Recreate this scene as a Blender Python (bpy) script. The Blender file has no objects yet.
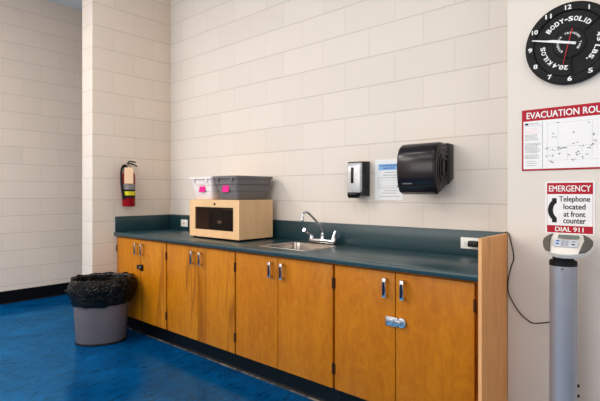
import bpy, bmesh, math, random
from mathutils import Vector, Matrix, noise

random.seed(7)
S = bpy.context.scene
COL = S.collection
PI = math.pi

# ------------------------------------------------------------------ camera, world, lights, exposure
CAM = Vector((4.2623, -2.7446, 1.2840))
YAW = 0.7258
cd = bpy.data.cameras.new('camera')
cd.sensor_fit = 'HORIZONTAL'
cd.sensor_width = 36.0
cd.lens = 462.7 / 600 * 36
cd.shift_y = -7.44 / 600
cd.clip_start = 0.02
co = bpy.data.objects.new('camera', cd)
co.location = CAM
co.rotation_euler = (PI / 2, 0, YAW)
COL.objects.link(co)
S.camera = co

w = bpy.data.worlds.new('world')
w.use_nodes = True
w.node_tree.nodes['Background'].inputs[0].default_value = (0.9, 0.95, 1.0, 1)
w.node_tree.nodes['Background'].inputs[1].default_value = 0.3
S.world = w


def area(name, loc, rot, sx, sy, power, color):
    l = bpy.data.lights.new(name, 'AREA')
    l.shape = 'RECTANGLE'
    l.size, l.size_y = sx, sy
    l.energy = power
    l.color = color
    o = bpy.data.objects.new(name, l)
    o.location = loc
    o.rotation_euler = rot
    COL.objects.link(o)
    return o


# rear window daylight and ceiling troffers, plus added side and left fills
area('window_fill_light', (1.9, -5.85, 1.95), (PI / 2 + 0.16, 0, 0), 4.6, 1.5, 158, (1.0, 0.975, 0.93))
area('window_fill_light', (6.93, -3.4, 1.9), (PI / 2, 0, PI / 2), 2.4, 1.4, 50, (1.0, 0.97, 0.92))  # added side fill for the partition and left wall; no window there
for lx, ly, pw in ((-0.7, -3.3, 145), (-0.7, -5.0, 120), (1.3, -2.4, 30), (3.3, -2.4, 30), (1.3, -4.4, 30), (3.3, -4.4, 30), (5.6, -2.4, 30), (5.6, -4.4, 30)):  # the first two are added fills that brighten the left wall
    area('ceiling_fill_light', (lx, ly, 3.64), (0, 0, 0), 1.2, 0.6, pw, (1.0, 0.955, 0.895))

S.view_settings.view_transform = 'Standard'
S.view_settings.look = 'None'
S.view_settings.exposure = -0.82
S.view_settings.gamma = 1.0
S.view_settings.use_curve_mapping = False


# ------------------------------------------------------------------ materials
def lin(c):
    r = []
    for v in c[:3]:
        v = v / 255
        r.append(v / 12.92 if v <= 0.04045 else ((v + 0.055) / 1.055) ** 2.4)
    return (*r, 1.0)


class NT:
    def __init__(self, name):
        self.m = bpy.data.materials.new(name)
        self.m.use_nodes = True
        self.t = self.m.node_tree
        self.b = self.t.nodes['Principled BSDF']

    def n(self, typ, **kw):
        x = self.t.nodes.new(typ)
        for k, v in kw.items():
            setattr(x, k, v)
        return x

    def l(self, a, b):
        self.t.links.new(a, b)

    def math(self, op, a, b=None, c=None):
        x = self.n('ShaderNodeMath', operation=op)
        for i, v in enumerate((a, b, c)):
            if v is None:
                continue
            if isinstance(v, (int, float)):
                x.inputs[i].default_value = v
            else:
                self.l(v, x.inputs[i])
        return x.outputs[0]

    def mixc(self, fac, a, b, mode='MIX'):
        x = self.n('ShaderNodeMix', data_type='RGBA', blend_type=mode)
        for i, v in ((0, fac), (6, a), (7, b)):
            if isinstance(v, (int, float, tuple)):
                x.inputs[i].default_value = v
            else:
                self.l(v, x.inputs[i])
        return x.outputs[2]

    def ramp(self, fac, stops):
        x = self.n('ShaderNodeValToRGB')
        e = x.color_ramp.elements
        while len(e) < len(stops):
            e.new(0.5)
        for i, (p, c) in enumerate(stops):
            e[i].position = p
            e[i].color = c
        self.l(fac, x.inputs[0])
        return x.outputs[0]

    def coords(self, scale=(1, 1, 1), rnd=False):
        tc = self.n('ShaderNodeTexCoord')
        mp = self.n('ShaderNodeMapping')
        mp.inputs['Scale'].default_value = scale
        self.l(tc.outputs['Object'], mp.inputs['Vector'])
        if rnd:
            oi = self.n('ShaderNodeObjectInfo')
            v = self.math('MULTIPLY', oi.outputs['Random'], 37.0)
            cb = self.n('ShaderNodeCombineXYZ')
            for i in range(3):
                self.l(v, cb.inputs[i])
            self.l(cb.outputs[0], mp.inputs['Location'])
        return mp.outputs[0]

    def noise(self, vec, scale, detail=3, rough=0.55, dist=0.0):
        x = self.n('ShaderNodeTexNoise')
        x.inputs['Scale'].default_value = scale
        x.inputs['Detail'].default_value = detail
        x.inputs['Roughness'].default_value = rough
        x.inputs['Distortion'].default_value = dist
        self.l(vec, x.inputs['Vector'])
        return x.outputs[0]

    def bump(self, h, strength, dist=0.01):
        x = self.n('ShaderNodeBump')
        x.inputs['Strength'].default_value = strength
        x.inputs['Distance'].default_value = dist
        self.l(h, x.inputs['Height'])
        self.l(x.outputs[0], self.b.inputs['Normal'])

    def set(self, color=None, rough=None, metal=None, **kw):
        if color is not None:
            if isinstance(color, tuple):
                self.b.inputs['Base Color'].default_value = color
            else:
                self.l(color, self.b.inputs['Base Color'])
        if rough is not None:
            self.b.inputs['Roughness'].default_value = rough
        if metal is not None:
            self.b.inputs['Metallic'].default_value = metal
        for k, v in kw.items():
            self.b.inputs[k].default_value = v
        return self.m


def plain(name, rgb, rough=0.5, metal=0.0, var=0.06, scale=40, bump=0.0, **kw):
    t = NT(name)
    v = t.coords()
    n = t.noise(v, scale)
    c = lin(rgb)
    d = tuple(x * (1 - var) for x in c[:3]) + (1,)
    u = tuple(min(1, x * (1 + var)) for x in c[:3]) + (1,)
    kw.setdefault('Specular IOR Level', 0.3)
    t.set(t.ramp(n, [(0.3, d), (0.7, u)]), rough, metal, **kw)
    if bump:
        t.bump(n, bump, 0.002)
    return t.m


PAINT = (229, 219, 209)


def block_mat(name, axis, L, odd_rows_shift, off=0.0, rgb=PAINT):
    t = NT(name)
    tc = t.n('ShaderNodeTexCoord')
    sp = t.n('ShaderNodeSeparateXYZ')
    t.l(tc.outputs['Object'], sp.inputs[0])
    U = sp.outputs[axis]
    if off:
        U = t.math('ADD', U, off)
    H = 0.2032
    zr = t.math('DIVIDE', t.math('ADD', sp.outputs[2], 2.032), H)
    row = t.math('FLOOR', zr)
    v = t.math('FRACT', zr)
    par = t.math('MODULO', row, 2.0)
    if not odd_rows_shift:
        par = t.math('SUBTRACT', 1.0, par)
    uu = t.math('ADD', t.math('ADD', t.math('DIVIDE', U, L), 50.0), t.math('MULTIPLY', par, 0.5))
    col_i = t.math('FLOOR', uu)
    u = t.math('FRACT', uu)
    dh = t.math('MULTIPLY', t.math('MINIMUM', v, t.math('SUBTRACT', 1.0, v)), H)
    dv = t.math('MULTIPLY', t.math('MINIMUM', u, t.math('SUBTRACT', 1.0, u)), L)

    def joint(d, w0, w1):
        m = t.n('ShaderNodeMapRange', interpolation_type='SMOOTHSTEP')
        m.inputs[1].default_value = w0
        m.inputs[2].default_value = w1
        m.inputs[3].default_value = 1.0
        m.inputs[4].default_value = 0.0
        t.l(d, m.inputs[0])
        return m.outputs[0]
    jh = joint(dh, 0.0012, 0.0055)
    jv = joint(dv, 0.0012, 0.0055)
    # each block its own faint tint
    wn = t.n('ShaderNodeTexWhiteNoise', noise_dimensions='2D')
    cb = t.n('ShaderNodeCombineXYZ')
    t.l(row, cb.inputs[0])
    t.l(col_i, cb.inputs[1])
    t.l(cb.outputs[0], wn.inputs[0])
    c = lin(rgb)
    c2 = tuple(x * 0.955 for x in c[:3]) + (1,)
    base = t.mixc(wn.outputs[0], c, c2)
    n = t.noise(tc.outputs['Object'], 1.3, 3)
    base = t.mixc(t.math('MULTIPLY', n, 0.10), base, lin((205, 180, 160)))
    jc = t.math('MAXIMUM', t.math('MULTIPLY', jh, 0.27), t.math('MULTIPLY', jv, 0.11))
    base = t.mixc(jc, base, lin((128, 106, 92)))
    t.set(base, 0.55)
    t.b.inputs['Specular IOR Level'].default_value = 0.3
    g = t.noise(tc.outputs['Object'], 160, 3)
    hgt = t.math('ADD', t.math('MULTIPLY', g, 0.12),
                 t.math('MULTIPLY', t.math('MAXIMUM', jh, t.math('MULTIPLY', jv, 0.6)), -1.0))
    t.bump(hgt, 0.38, 0.003)
    return t.m


def wood_mat(name, light, dark, streak, rough=0.35, along=2, freq=1.0, sheen=0.2, streak_amt=0.8, figure=0.12):
    t = NT(name)
    sc = [4.0 * freq, 4.0 * freq, 4.0 * freq]
    sc[along] = 0.8 * freq
    v = t.coords(tuple(sc), rnd=True)
    n1 = t.noise(v, 2.2, 4, 0.6, 0.9)
    sc2 = [60.0, 60.0, 60.0]
    sc2[along] = 2.2
    v2 = t.coords(tuple(sc2), rnd=True)
    n2 = t.noise(v2, 2.0, 3, 0.6)
    base = t.ramp(n1, [(0.25, lin(dark)), (0.5, lin([(a + b) / 2 for a, b in zip(light, dark)])), (0.72, lin(light))])
    base = t.mixc(t.math('MULTIPLY', t.math('SUBTRACT', 1.0, n2), 0.20), base, lin(streak))
    # soft flame figure of rotary-cut veneer
    scf = [11.0, 11.0, 11.0]
    scf[along] = 4.5
    nf = t.noise(t.coords(tuple(scf), rnd=True), 1.5, 4, 0.62, 2.4)
    fig = t.ramp(nf, [(0.36, (0, 0, 0, 1)), (0.64, (1, 1, 1, 1))])
    base = t.mixc(t.math('MULTIPLY', fig, figure), base, lin(light))
    base = t.mixc(t.math('MULTIPLY', t.math('SUBTRACT', 1.0, fig), figure * 0.45), base, lin(streak))
    # a few dark mineral streaks
    sc3 = [3.2, 3.2, 3.2]
    sc3[along] = 0.22
    v3 = t.coords(tuple(sc3), rnd=True)
    n3 = t.noise(v3, 2.4, 2, 0.45, 0.5)
    m = t.ramp(n3, [(0.60, (0, 0, 0, 1)), (0.635, (1, 1, 1, 1)), (0.68, (0, 0, 0, 1))])
    base = t.mixc(t.math('MULTIPLY', m, streak_amt), base, lin(streak))
    t.set(base, rough)
    t.b.inputs['Specular IOR Level'].default_value = sheen
    t.bump(n2, 0.06, 0.001)
    return t.m


M = {}
M['wall_back'] = block_mat('painted block, back', 0, 0.4122, False)
M['wall_part'] = block_mat('painted block, partition', 1, 0.411, True, rgb=(236, 219, 201))  # same wall paint, lightened in colour where the lamps fall short
M['wall_end'] = block_mat('painted block, partition end', 0, 0.44, True, off=0.11, rgb=(216, 207, 198))  # same wall paint, darkened in colour against the strong light on this face
M['wall_left'] = block_mat('painted block, left', 1, 0.411, True, rgb=(236, 219, 204))  # same wall paint, its colour raised in place of missing light
M['plaster'] = plain('painted plaster', (226, 217, 208), 0.6, var=0.012, scale=3, bump=0.02)
M['ceiling'] = plain('ceiling tile', (238, 238, 238), 0.9, var=0.03, scale=60, bump=0.1)
M['black_base'] = plain('black vinyl base', (7, 7, 9), 0.38, var=0.2, scale=25, **{'Specular IOR Level': 0.2})


def scuff_mat():
    t = NT('scuffed base edge')
    n = t.noise(t.coords(), 5, 5, 0.7)
    t.set(t.ramp(n, [(0.46, lin((10, 12, 18))), (0.66, lin((128, 116, 104)))]), 0.4)
    return t.m


M['scuff'] = scuff_mat()


def floor_mat():
    t = NT('blue vinyl tile')
    v = t.coords((1.0, 1.0, 1.0))
    n1 = t.noise(v, 2.2, 5, 0.65, 0.6)
    v2 = t.coords((9.0, 2.6, 1.0))
    n2 = t.noise(v2, 3.0, 5, 0.72, 1.2)
    base = t.ramp(n1, [(0.3, lin((0, 50, 94))), (0.55, lin((0, 66, 116))), (0.75, lin((2, 82, 138)))])
    base = t.mixc(t.ramp(n2, [(0.48, (0, 0, 0, 1)), (0.68, (0.8, 0.8, 0.8, 1))]), base, lin((0, 30, 62)))
    # tile seams
    tc = t.n('ShaderNodeTexCoord')
    sp = t.n('ShaderNodeSeparateXYZ')
    t.l(tc.outputs['Object'], sp.inputs[0])
    js = []
    for ax, o in ((0, 10.1), (1, 10.16)):
        f = t.math('FRACT', t.math('DIVIDE', t.math('ADD', sp.outputs[ax], o), 0.3048))
        d = t.math('MULTIPLY', t.math('MINIMUM', f, t.math('SUBTRACT', 1.0, f)), 0.3048)
        js.append(t.math('LESS_THAN', d, 0.0012))
    j = t.math('MULTIPLY', t.math('MAXIMUM', js[0], js[1]), 0.35)
    base = t.mixc(j, base, lin((6, 30, 60)))
    # waxed tile: a matt blue body under a blue-tinted polish
    t.set(base, 0.6)
    t.b.inputs['Specular IOR Level'].default_value = 0.0
    gl = t.n('ShaderNodeBsdfGlossy')
    gl.inputs['Color'].default_value = (0.050, 0.150, 0.235, 1)
    t.l(t.math('ADD', t.math('MULTIPLY', n2, 0.10), 0.10), gl.inputs['Roughness'])
    ad = t.n('ShaderNodeAddShader')
    t.l(t.b.outputs[0], ad.inputs[0])
    t.l(gl.outputs[0], ad.inputs[1])
    t.l(ad.outputs[0], t.t.nodes['Material Output'].inputs[0])
    n3 = t.noise(v, 9.0, 3)
    t.bump(n3, 0.04, 0.004)
    return t.m


M['floor'] = floor_mat()
M['door_wood'] = wood_mat('honey birch door', (198, 123, 14), (170, 95, 6), (134, 70, 6), 0.36, sheen=0.2, streak_amt=0.12, figure=0.4)
M['door_streaky'] = wood_mat('honey birch door, streaked', (202, 129, 18), (174, 100, 8), (126, 62, 6), 0.36, sheen=0.2, streak_amt=0.65, figure=0.35)
M['frame_wood'] = wood_mat('honey birch frame', (190, 112, 16), (156, 84, 8), (116, 58, 8), 0.4)
M['panel_wood'] = wood_mat('pale oak end panel', (246, 180, 112), (228, 156, 92), (182, 114, 64), 0.45, freq=1.6, streak_amt=0.25)
M['ply_edge'] = wood_mat('panel edge band', (236, 182, 128), (222, 160, 108), (190, 132, 84), 0.45, streak_amt=0.2)
M['maple'] = wood_mat('pale maple box', (238, 200, 154), (226, 184, 138), (200, 152, 108), 0.42, freq=1.3, streak_amt=0.15)


def laminate():
    t = NT('teal speckled laminate')
    v = t.coords()
    n = t.noise(v, 230, 3, 0.7)
    base = t.ramp(n, [(0.30, lin((6, 26, 33))), (0.5, lin((18, 52, 60))), (0.68, lin((66, 100, 104)))])
    n2 = t.noise(v, 3, 3)
    base = t.mixc(t.math('MULTIPLY', n2, 0.25), base, lin((14, 48, 60)))
    t.set(base, 0.30)
    t.b.inputs['Specular IOR Level'].default_value = 0.55
    return t.m


M['laminate'] = laminate()
M['steel'] = plain('brushed stainless steel', (172, 164, 156), 0.24, 1.0, var=0.05, scale=120)
M['chrome'] = plain('chrome', (206, 208, 214), 0.16, 1.0, var=0.02)
M['satin'] = plain('satin chrome', (188, 192, 200), 0.34, 1.0, var=0.03)
M['handle_dark'] = plain('dark blue black inlay', (34, 36, 52), 0.25, 0.3, var=0.1)
M['hinge'] = plain('dark bronze hinge', (70, 38, 22), 0.45, 0.5, var=0.2)
M['black'] = plain('black plastic', (11, 11, 12), 0.35, var=0.1)
M['matte_black'] = plain('matte black rubber', (8, 8, 8), 0.7, var=0.15)
M['smoke'] = plain('smoky black translucent plastic', (20, 13, 19), 0.2, var=0.15, scale=8, **{'Specular IOR Level': 0.35})
M['smoke2'] = plain('black ridged plastic', (20, 15, 20), 0.3, var=0.15)
M['silver'] = plain('silver plastic', (196, 197, 200), 0.28, 0.35, var=0.03)
M['white'] = plain('white plastic', (236, 234, 230), 0.4, var=0.02)
M['white_tub'] = plain('white translucent tub plastic', (236, 224, 220), 0.4, var=0.03, scale=12)
M['gray_tub'] = plain('grey tub plastic', (112, 108, 108), 0.42, var=0.05, scale=12)
M['pink'] = plain('pink sticker', (232, 4, 132), 0.5, var=0.03)
M['bin'] = plain('grey bin plastic', (98, 91, 95), 0.42, var=0.06, scale=10, bump=0.05)
M['paper'] = plain('white paper', (238, 238, 238), 0.75, var=0.01)
M['paper_blue'] = plain('light blue print', (142, 186, 228), 0.7, var=0.05)
M['ink_blue'] = plain('blue ink', (52, 96, 170), 0.7, var=0.05)
M['ink_gray'] = plain('grey ink', (126, 124, 130), 0.7, var=0.05)
M['ink_line'] = plain('pale grey ink', (190, 186, 190), 0.7, var=0.05)
M['ink_black'] = plain('black ink', (18, 17, 20), 0.6, var=0.05)
M['ink_pink'] = plain('pink highlighter', (244, 208, 208), 0.7, var=0.04)
M['red'] = plain('sign red', (176, 8, 38), 0.55, var=0.04)
M['sign_white'] = plain('sign white', (240, 238, 238), 0.4, var=0.01)
M['ext_red'] = plain('fire extinguisher red enamel', (150, 6, 16), 0.2, var=0.05)
M['ext_label'] = plain('grey printed label', (136, 130, 126), 0.45, var=0.25, scale=120)
M['yellow'] = plain('yellow label band', (222, 206, 30), 0.45, var=0.05)
M['tag'] = plain('cream inspection tag', (250, 208, 170), 0.7, var=0.05, scale=60)
M['iron'] = plain('black cast plate', (26, 25, 27), 0.6, var=0.12, scale=200, bump=0.25, **{'Specular IOR Level': 0.2})
M['iron2'] = plain('black plate groove', (9, 9, 10), 0.7, var=0.1)
M['letter'] = plain('white lettering', (238, 238, 236), 0.5, var=0.01)
M['red_hand'] = plain('red hand', (206, 24, 34), 0.4, var=0.03)
M['scale_gray'] = plain('grey blue painted column', (160, 161, 170), 0.36, 0.4, var=0.03, scale=15)
M['scale_white'] = plain('scale head white', (232, 226, 218), 0.4, var=0.02)
M['grip'] = plain('olive grey grip', (92, 88, 82), 0.6, var=0.08)
M['lcd'] = plain('grey green lcd', (112, 122, 116), 0.25, var=0.05)
M['keypad'] = plain('pale blue keypad', (196, 202, 212), 0.45, var=0.03)
M['cord'] = plain('dark brown cord', (48, 36, 32), 0.5, var=0.1)


def bag_mat():
    t = NT('black plastic film')
    v = t.coords((1, 1, 1))
    n = t.noise(v, 11, 3, 0.55, 1.6)
    n = t.math('ABSOLUTE', t.math('SUBTRACT', n, 0.5))
    t.set(lin((3, 3, 3)), 0.13)
    t.b.inputs['Specular IOR Level'].default_value = 0.17
    t.bump(n, 0.9, 0.06)
    return t.m


M['bag'] = bag_mat()


def tinted_pane():
    t = NT('dark tinted acrylic')
    t.set(lin((20, 13, 12)), 0.06)
    tr = t.n('ShaderNodeBsdfTransparent')
    tr.inputs[0].default_value = (0.75, 0.66, 0.60, 1)
    mx = t.n('ShaderNodeMixShader')
    mx.inputs[0].default_value = 0.2
    t.l(tr.outputs[0], mx.inputs[1])
    t.l(t.b.outputs[0], mx.inputs[2])
    t.l(mx.outputs[0], t.t.nodes['Material Output'].inputs[0])
    return t.m


M['pane'] = tinted_pane()


# ------------------------------------------------------------------ geometry helpers (all in room coordinates)
class G:
    """collects shapes into one mesh"""

    def __init__(self):
        self.bm = bmesh.new()

    def _mi(self, faces, mi):
        for f in faces:
            f.material_index = mi

    def box(self, lo, hi, bev=0.0, seg=2, mi=0, mat=None):
        b = bmesh.new()
        bmesh.ops.create_cube(b, size=1.0)
        c = [(a + d) / 2 for a, d in zip(lo, hi)]
        s = [abs(d - a) for a, d in zip(lo, hi)]
        for v in b.verts:
            v.co = Vector((c[0] + v.co.x * s[0], c[1] + v.co.y * s[1], c[2] + v.co.z * s[2]))
        if bev > 0:
            bmesh.ops.bevel(b, geom=list(b.edges), offset=min(bev, min(s) * 0.49), segments=seg, affect='EDGES', profile=0.5)
        return self.add(b, mi, mat)

    def add(self, b, mi=0, mat=None):
        if mat is not None:
            bmesh.ops.transform(b, matrix=mat, verts=b.verts)
        me = bpy.data.meshes.new('tmp')
        for f in b.faces:
            f.material_index = mi
        b.to_mesh(me)
        b.free()
        self.bm.from_mesh(me)
        bpy.data.meshes.remove(me)
        return self

    def cyl(self, p0, p1, r0, r1=None, seg=24, mi=0, bev=0.0, cap=True):
        r1 = r0 if r1 is None else r1
        p0, p1 = Vector(p0), Vector(p1)
        d = p1 - p0
        b = bmesh.new()
        bmesh.ops.create_cone(b, cap_ends=cap, segments=seg, radius1=r0, radius2=r1, depth=d.length)
        if bev > 0:
            ed = [e for e in b.edges if len(e.link_faces) == 2 and any(len(f.verts) > 4 for f in e.link_faces)]
            bmesh.ops.bevel(b, geom=ed, offset=bev, segments=2, affect='EDGES', profile=0.5)
        q = d.to_track_quat('Z', 'Y').to_matrix().to_4x4()
        return self.add(b, mi, Matrix.Translation((p0 + p1) / 2) @ q)

    def lathe(self, prof, seg=32, mi=0, mat=None, a=1.0, bb=1.0, n=2.0, cap0=True, cap1=True):
        """prof = [(r, z)...]; superellipse section with half axes r*a, r*bb"""
        b = bmesh.new()
        rings = []
        for r, z in prof:
            ring = []
            for i in range(seg):
                t = 2 * PI * i / seg
                c, s = math.cos(t), math.sin(t)
                ex = math.copysign(abs(c) ** (2 / n), c)
                ey = math.copysign(abs(s) ** (2 / n), s)
                ring.append(b.verts.new((r * a * ex, r * bb * ey, z)))
            rings.append(ring)
        for k in range(len(rings) - 1):
            for i in range(seg):
                j = (i + 1) % seg
                b.faces.new((rings[k][i], rings[k][j], rings[k + 1][j], rings[k + 1][i]))
        if cap0:
            b.faces.new(list(reversed(rings[0])))
        if cap1:
            b.faces.new(rings[-1])
        return self.add(b, mi, mat)

    def tube(self, pts, r, seg=10, mi=0, radii=None, smooth=6):
        P = [Vector(p) for p in pts]
        if smooth and len(P) > 2:
            Q = []
            E = [2 * P[0] - P[1]] + P + [2 * P[-1] - P[-2]]
            R = []
            for i in range(1, len(E) - 2):
                for k in range(smooth):
                    t = k / smooth
                    a, b_, c, d = E[i - 1], E[i], E[i + 1], E[i + 2]
                    Q.append(0.5 * ((2 * b_) + (c - a) * t + (2 * a - 5 * b_ + 4 * c - d) * t * t + (3 * b_ - a - 3 * c + d) * t ** 3))
                    if radii:
                        R.append(radii[i - 1] * (1 - t) + radii[i] * t)
            Q.append(P[-1])
            if radii:
                R.append(radii[-1])
                radii = R
            P = Q
        b = bmesh.new()
        rings = []
        up = None
        for i, p in enumerate(P):
            d = (P[min(i + 1, len(P) - 1)] - P[max(i - 1, 0)]).normalized()
            if up is None:
                up = Vector((0, 0, 1)) if abs(d.z) < 0.9 else Vector((1, 0, 0))
            x = d.cross(up)
            if x.length < 1e-5:
                x = d.orthogonal()
            x.normalize()
            y = x.cross(d).normalized()
            up = y
            rr = radii[i] if radii else r
            rings.append([b.verts.new(p + x * (rr * math.cos(2 * PI * k / seg)) + y * (rr * math.sin(2 * PI * k / seg))) for k in range(seg)])
        for k in range(len(rings) - 1):
            for i in range(seg):
                j = (i + 1) % seg
                b.faces.new((rings[k][i], rings[k][j], rings[k + 1][j], rings[k + 1][i]))
        b.faces.new(list(reversed(rings[0])))
        b.faces.new(rings[-1])
        bmesh.ops.recalc_face_normals(b, faces=b.faces)
        return self.add(b, mi)

    def prism(self, poly, axis, t0, t1, bev=0.0, mi=0, seg=2):
        """extrude a 2-D polygon along an axis ('x','y','z'); poly in the two other axes in order"""
        b = bmesh.new()

        def mk(p, t):
            if axis == 'x':
                return (t, p[0], p[1])
            if axis == 'y':
                return (p[0], t, p[1])
            return (p[0], p[1], t)
        A = [b.verts.new(mk(p, t0)) for p in poly]
        B = [b.verts.new(mk(p, t1)) for p in poly]
        n = len(poly)
        fa = b.faces.new(A)
        fb = b.faces.new(list(reversed(B)))
        for i in range(n):
            j = (i + 1) % n
            b.faces.new((A[j], A[i], B[i], B[j]))
        bmesh.ops.recalc_face_normals(b, faces=b.faces)
        if bev > 0:
            ed = [e for e in b.edges if any(f in (fa, fb) for f in e.link_faces)]
            bmesh.ops.bevel(b, geom=ed, offset=bev, segments=seg, affect='EDGES', profile=0.5)
        return self.add(b, mi)

    def sphere(self, c, r, sx=1, sy=1, sz=1, mi=0, seg=20):
        b = bmesh.new()
        bmesh.ops.create_uvsphere(b, u_segments=seg, v_segments=seg // 2, radius=r)
        return self.add(b, mi, Matrix.Translation(c) @ Matrix.Diagonal((sx, sy, sz, 1)))

    def text(self, s, mat, width=None, height=None, bold=0.0, depth=0.0004, mi=0, shear=0.0, align='CENTER'):
        """lettering laid in the local XY plane of mat, centred (or left aligned) on its origin"""
        cu = bpy.data.curves.new('t', 'FONT')
        cu.body = s
        cu.size = 1.0
        cu.fill_mode = 'FRONT'
        cu.shear = shear
        cu.resolution_u = 3
        o = bpy.data.objects.new('t', cu)
        COL.objects.link(o)
        dg = bpy.context.evaluated_depsgraph_get()
        dg.update()
        me = bpy.data.meshes.new_from_object(o.evaluated_get(dg))
        b = bmesh.new()
        b.from_mesh(me)
        xs = [v.co.x for v in b.verts]
        ys = [v.co.y for v in b.verts]
        w0, h0 = max(xs) - min(xs), max(ys) - min(ys)
        kx = width / w0 if width else None
        ky = height / h0 if height else None
        kx = kx or ky
        ky = ky or kx
        ox = min(xs) if align == 'LEFT' else (max(xs) + min(xs)) / 2
        oy = (max(ys) + min(ys)) / 2
        b.clear()
        # bold strokes: the same glyphs set a hair apart
        offs = [(0, 0)] if not bold else [(dx * bold, dy * bold * 0.6) for dx in (-1, 0, 1) for dy in (-1, 1)]
        for q, (dx, dy) in enumerate(offs):
            n0 = len(b.verts)
            b.from_mesh(me)
            b.verts.ensure_lookup_table()
            for v in b.verts[n0:]:
                v.co = Vector(((v.co.x - ox + dx) * kx, (v.co.y - oy + dy) * ky, depth * (1 + 0.02 * q)))
        bpy.data.objects.remove(o)
        bpy.data.curves.remove(cu)
        bpy.data.meshes.remove(me)
        b.normal_update()
        for f in b.faces:
            if f.normal.z < 0:
                f.normal_flip()
        return self.add(b, mi, mat)

    def make(self, name, mats, parent=None, smooth=True, angle=35, mod=None):
        me = bpy.data.meshes.new(name)
        base = Vector((0, 0, 0))
        if parent is not None:
            q = parent
            while q.parent is not None:
                q = q.parent
            base = q.location.copy()
            rot = q.rotation_euler.to_matrix().to_4x4()
            bmesh.ops.transform(self.bm, matrix=rot.inverted() @ Matrix.Translation(-base), verts=self.bm.verts)
        self.bm.normal_update()
        if smooth:
            lim = math.radians(angle)
            for f in self.bm.faces:
                f.smooth = True
            for e in self.bm.edges:
                if len(e.link_faces) == 2 and e.calc_face_angle(0) > lim:
                    e.smooth = False
        self.bm.to_mesh(me)
        self.bm.free()
        for m in (mats if isinstance(mats, (list, tuple)) else [mats]):
            me.materials.append(m)
        o = bpy.data.objects.new(name, me)
        COL.objects.link(o)
        if parent is not None:
            o.parent = parent
        return o


def thing(name, label, cat, loc, group=None, rz=0.0):
    o = bpy.data.objects.new(name, None)
    o.empty_display_size = 0.1
    o.location = loc
    o.rotation_euler = (0, 0, rz)
    COL.objects.link(o)
    o['label'] = label
    o['category'] = cat
    if group:
        o['group'] = group
    return o


def tag(o, label, cat, group=None):
    o['label'] = label
    o['category'] = cat
    if group:
        o['group'] = group
    return o


def struct(o):
    o['kind'] = 'structure'
    return o


def plane_y(x, y, z):
    """local XY -> wall facing -y: local x = +x, local y = +z, local z = -y"""
    return Matrix.Translation((x, y, z)) @ Matrix.Rotation(PI / 2, 4, 'X')


# ------------------------------------------------------------------ the room
ZC = 3.6576
XL, XR, YR = -1.855, 7.0, -6.0
g = G(); g.box((XL - 0.2, YR - 0.2, -0.1), (XR + 0.2, 2.8, 0.0)); struct(g.make('floor', M['floor']))
g = G(); g.box((XL - 0.2, YR - 0.2, ZC), (XR + 0.2, 2.8, ZC + 0.1)); struct(g.make('ceiling', M['ceiling']))
g = G(); g.box((0.0, 0.0, 0.0), (XR, 0.2, ZC)); struct(g.make('wall_back', M['wall_back']))
g = G(); g.box((XL - 0.2, YR, 0.0), (XL, 2.7, ZC)); struct(g.make('wall_left', M['wall_left']))
g = G()
g.box((-0.217, -0.826, 0.0), (0.0, 0.2, ZC), 0.006, 2)
o = g.make('wall_partition', [M['wall_part'], M['wall_end']])
for p in o.data.polygons:
    if p.normal.y < -0.7:
        p.material_index = 1
struct(o)
YP = -0.283
g = G(); g.box((3.489, YP, 0.0), (XR, 0.0, ZC), 0.004, 2); struct(g.make('wall_right', M['plaster']))
g = G(); g.box((XL, 2.5, 0.0), (-0.217, 2.7, ZC)); struct(g.make('wall_far', M['plaster']))
g = G(); g.box((XR, YR, 0.0), (XR + 0.2, 0.0, ZC)); struct(g.make('wall_side', M['plaster']))
# rear wall with a window band for the daylight
g = G()
g.box((XL, YR - 0.2, 0.0), (XR, YR, 0.8))
g.box((XL, YR - 0.2, 2.7), (XR, YR, ZC))
g.box((XL, YR - 0.2, 0.8), (-0.4, YR, 2.7))
g.box((4.2, YR - 0.2, 0.8), (XR, YR, 2.7))
struct(g.make('wall_rear', M['plaster']))


def cove(path_axis, a, b, at, out, h, flip=1):
    """rubber cove base: a thin upright strip with a small curved toe"""
    prof = [(0, 0), (0, h), (flip * out * 0.35, h), (flip * out * 0.42, 0.02), (flip * out * 0.8, 0.006), (flip * out * 1.5, 0.0)]
    gg = G()
    if path_axis == 'y':
        gg.prism([(at + p, z) for p, z in prof], 'y', a, b)
    else:
        gg.prism([(at + p, z) for p, z in prof], 'x', a, b)
    return gg


struct(cove('y', YR, 2.5, XL, 0.014, 0.147).make('baseboard_left', M['black_base'], smooth=False))
struct(cove('y', -0.826, -0.60, 0.0, 0.012, 0.1).make('baseboard_partition', M['black_base'], smooth=False))
struct(cove('x', 3.49, XR, YP, 0.012, 0.1, -1).make('baseboard_right', M['black_base'], smooth=False))

# ------------------------------------------------------------------ base cabinets
YB, YF, YD = -0.002, -0.578, -0.598      # back, face frame front, door front
ZT, ZU = 0.143, 0.876                    # toe kick top, underside of worktop
units = [
    (0.004, 0.868, 0.022, 0.450, 0.858, 'honey wood base cabinet at the left end beside the trash bin'),
    (0.868, 1.743, 0.878, 1.304, 1.735, 'honey wood base cabinet below the plywood box and storage tubs'),
    (1.743, 2.620, 1.751, 2.165, 2.611, 'honey wood base cabinet directly under the sink'),
    (2.620, 3.470, 2.629, 3.026, 3.441, 'honey wood base cabinet with chrome hasp next to the end panel'),
]


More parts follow.
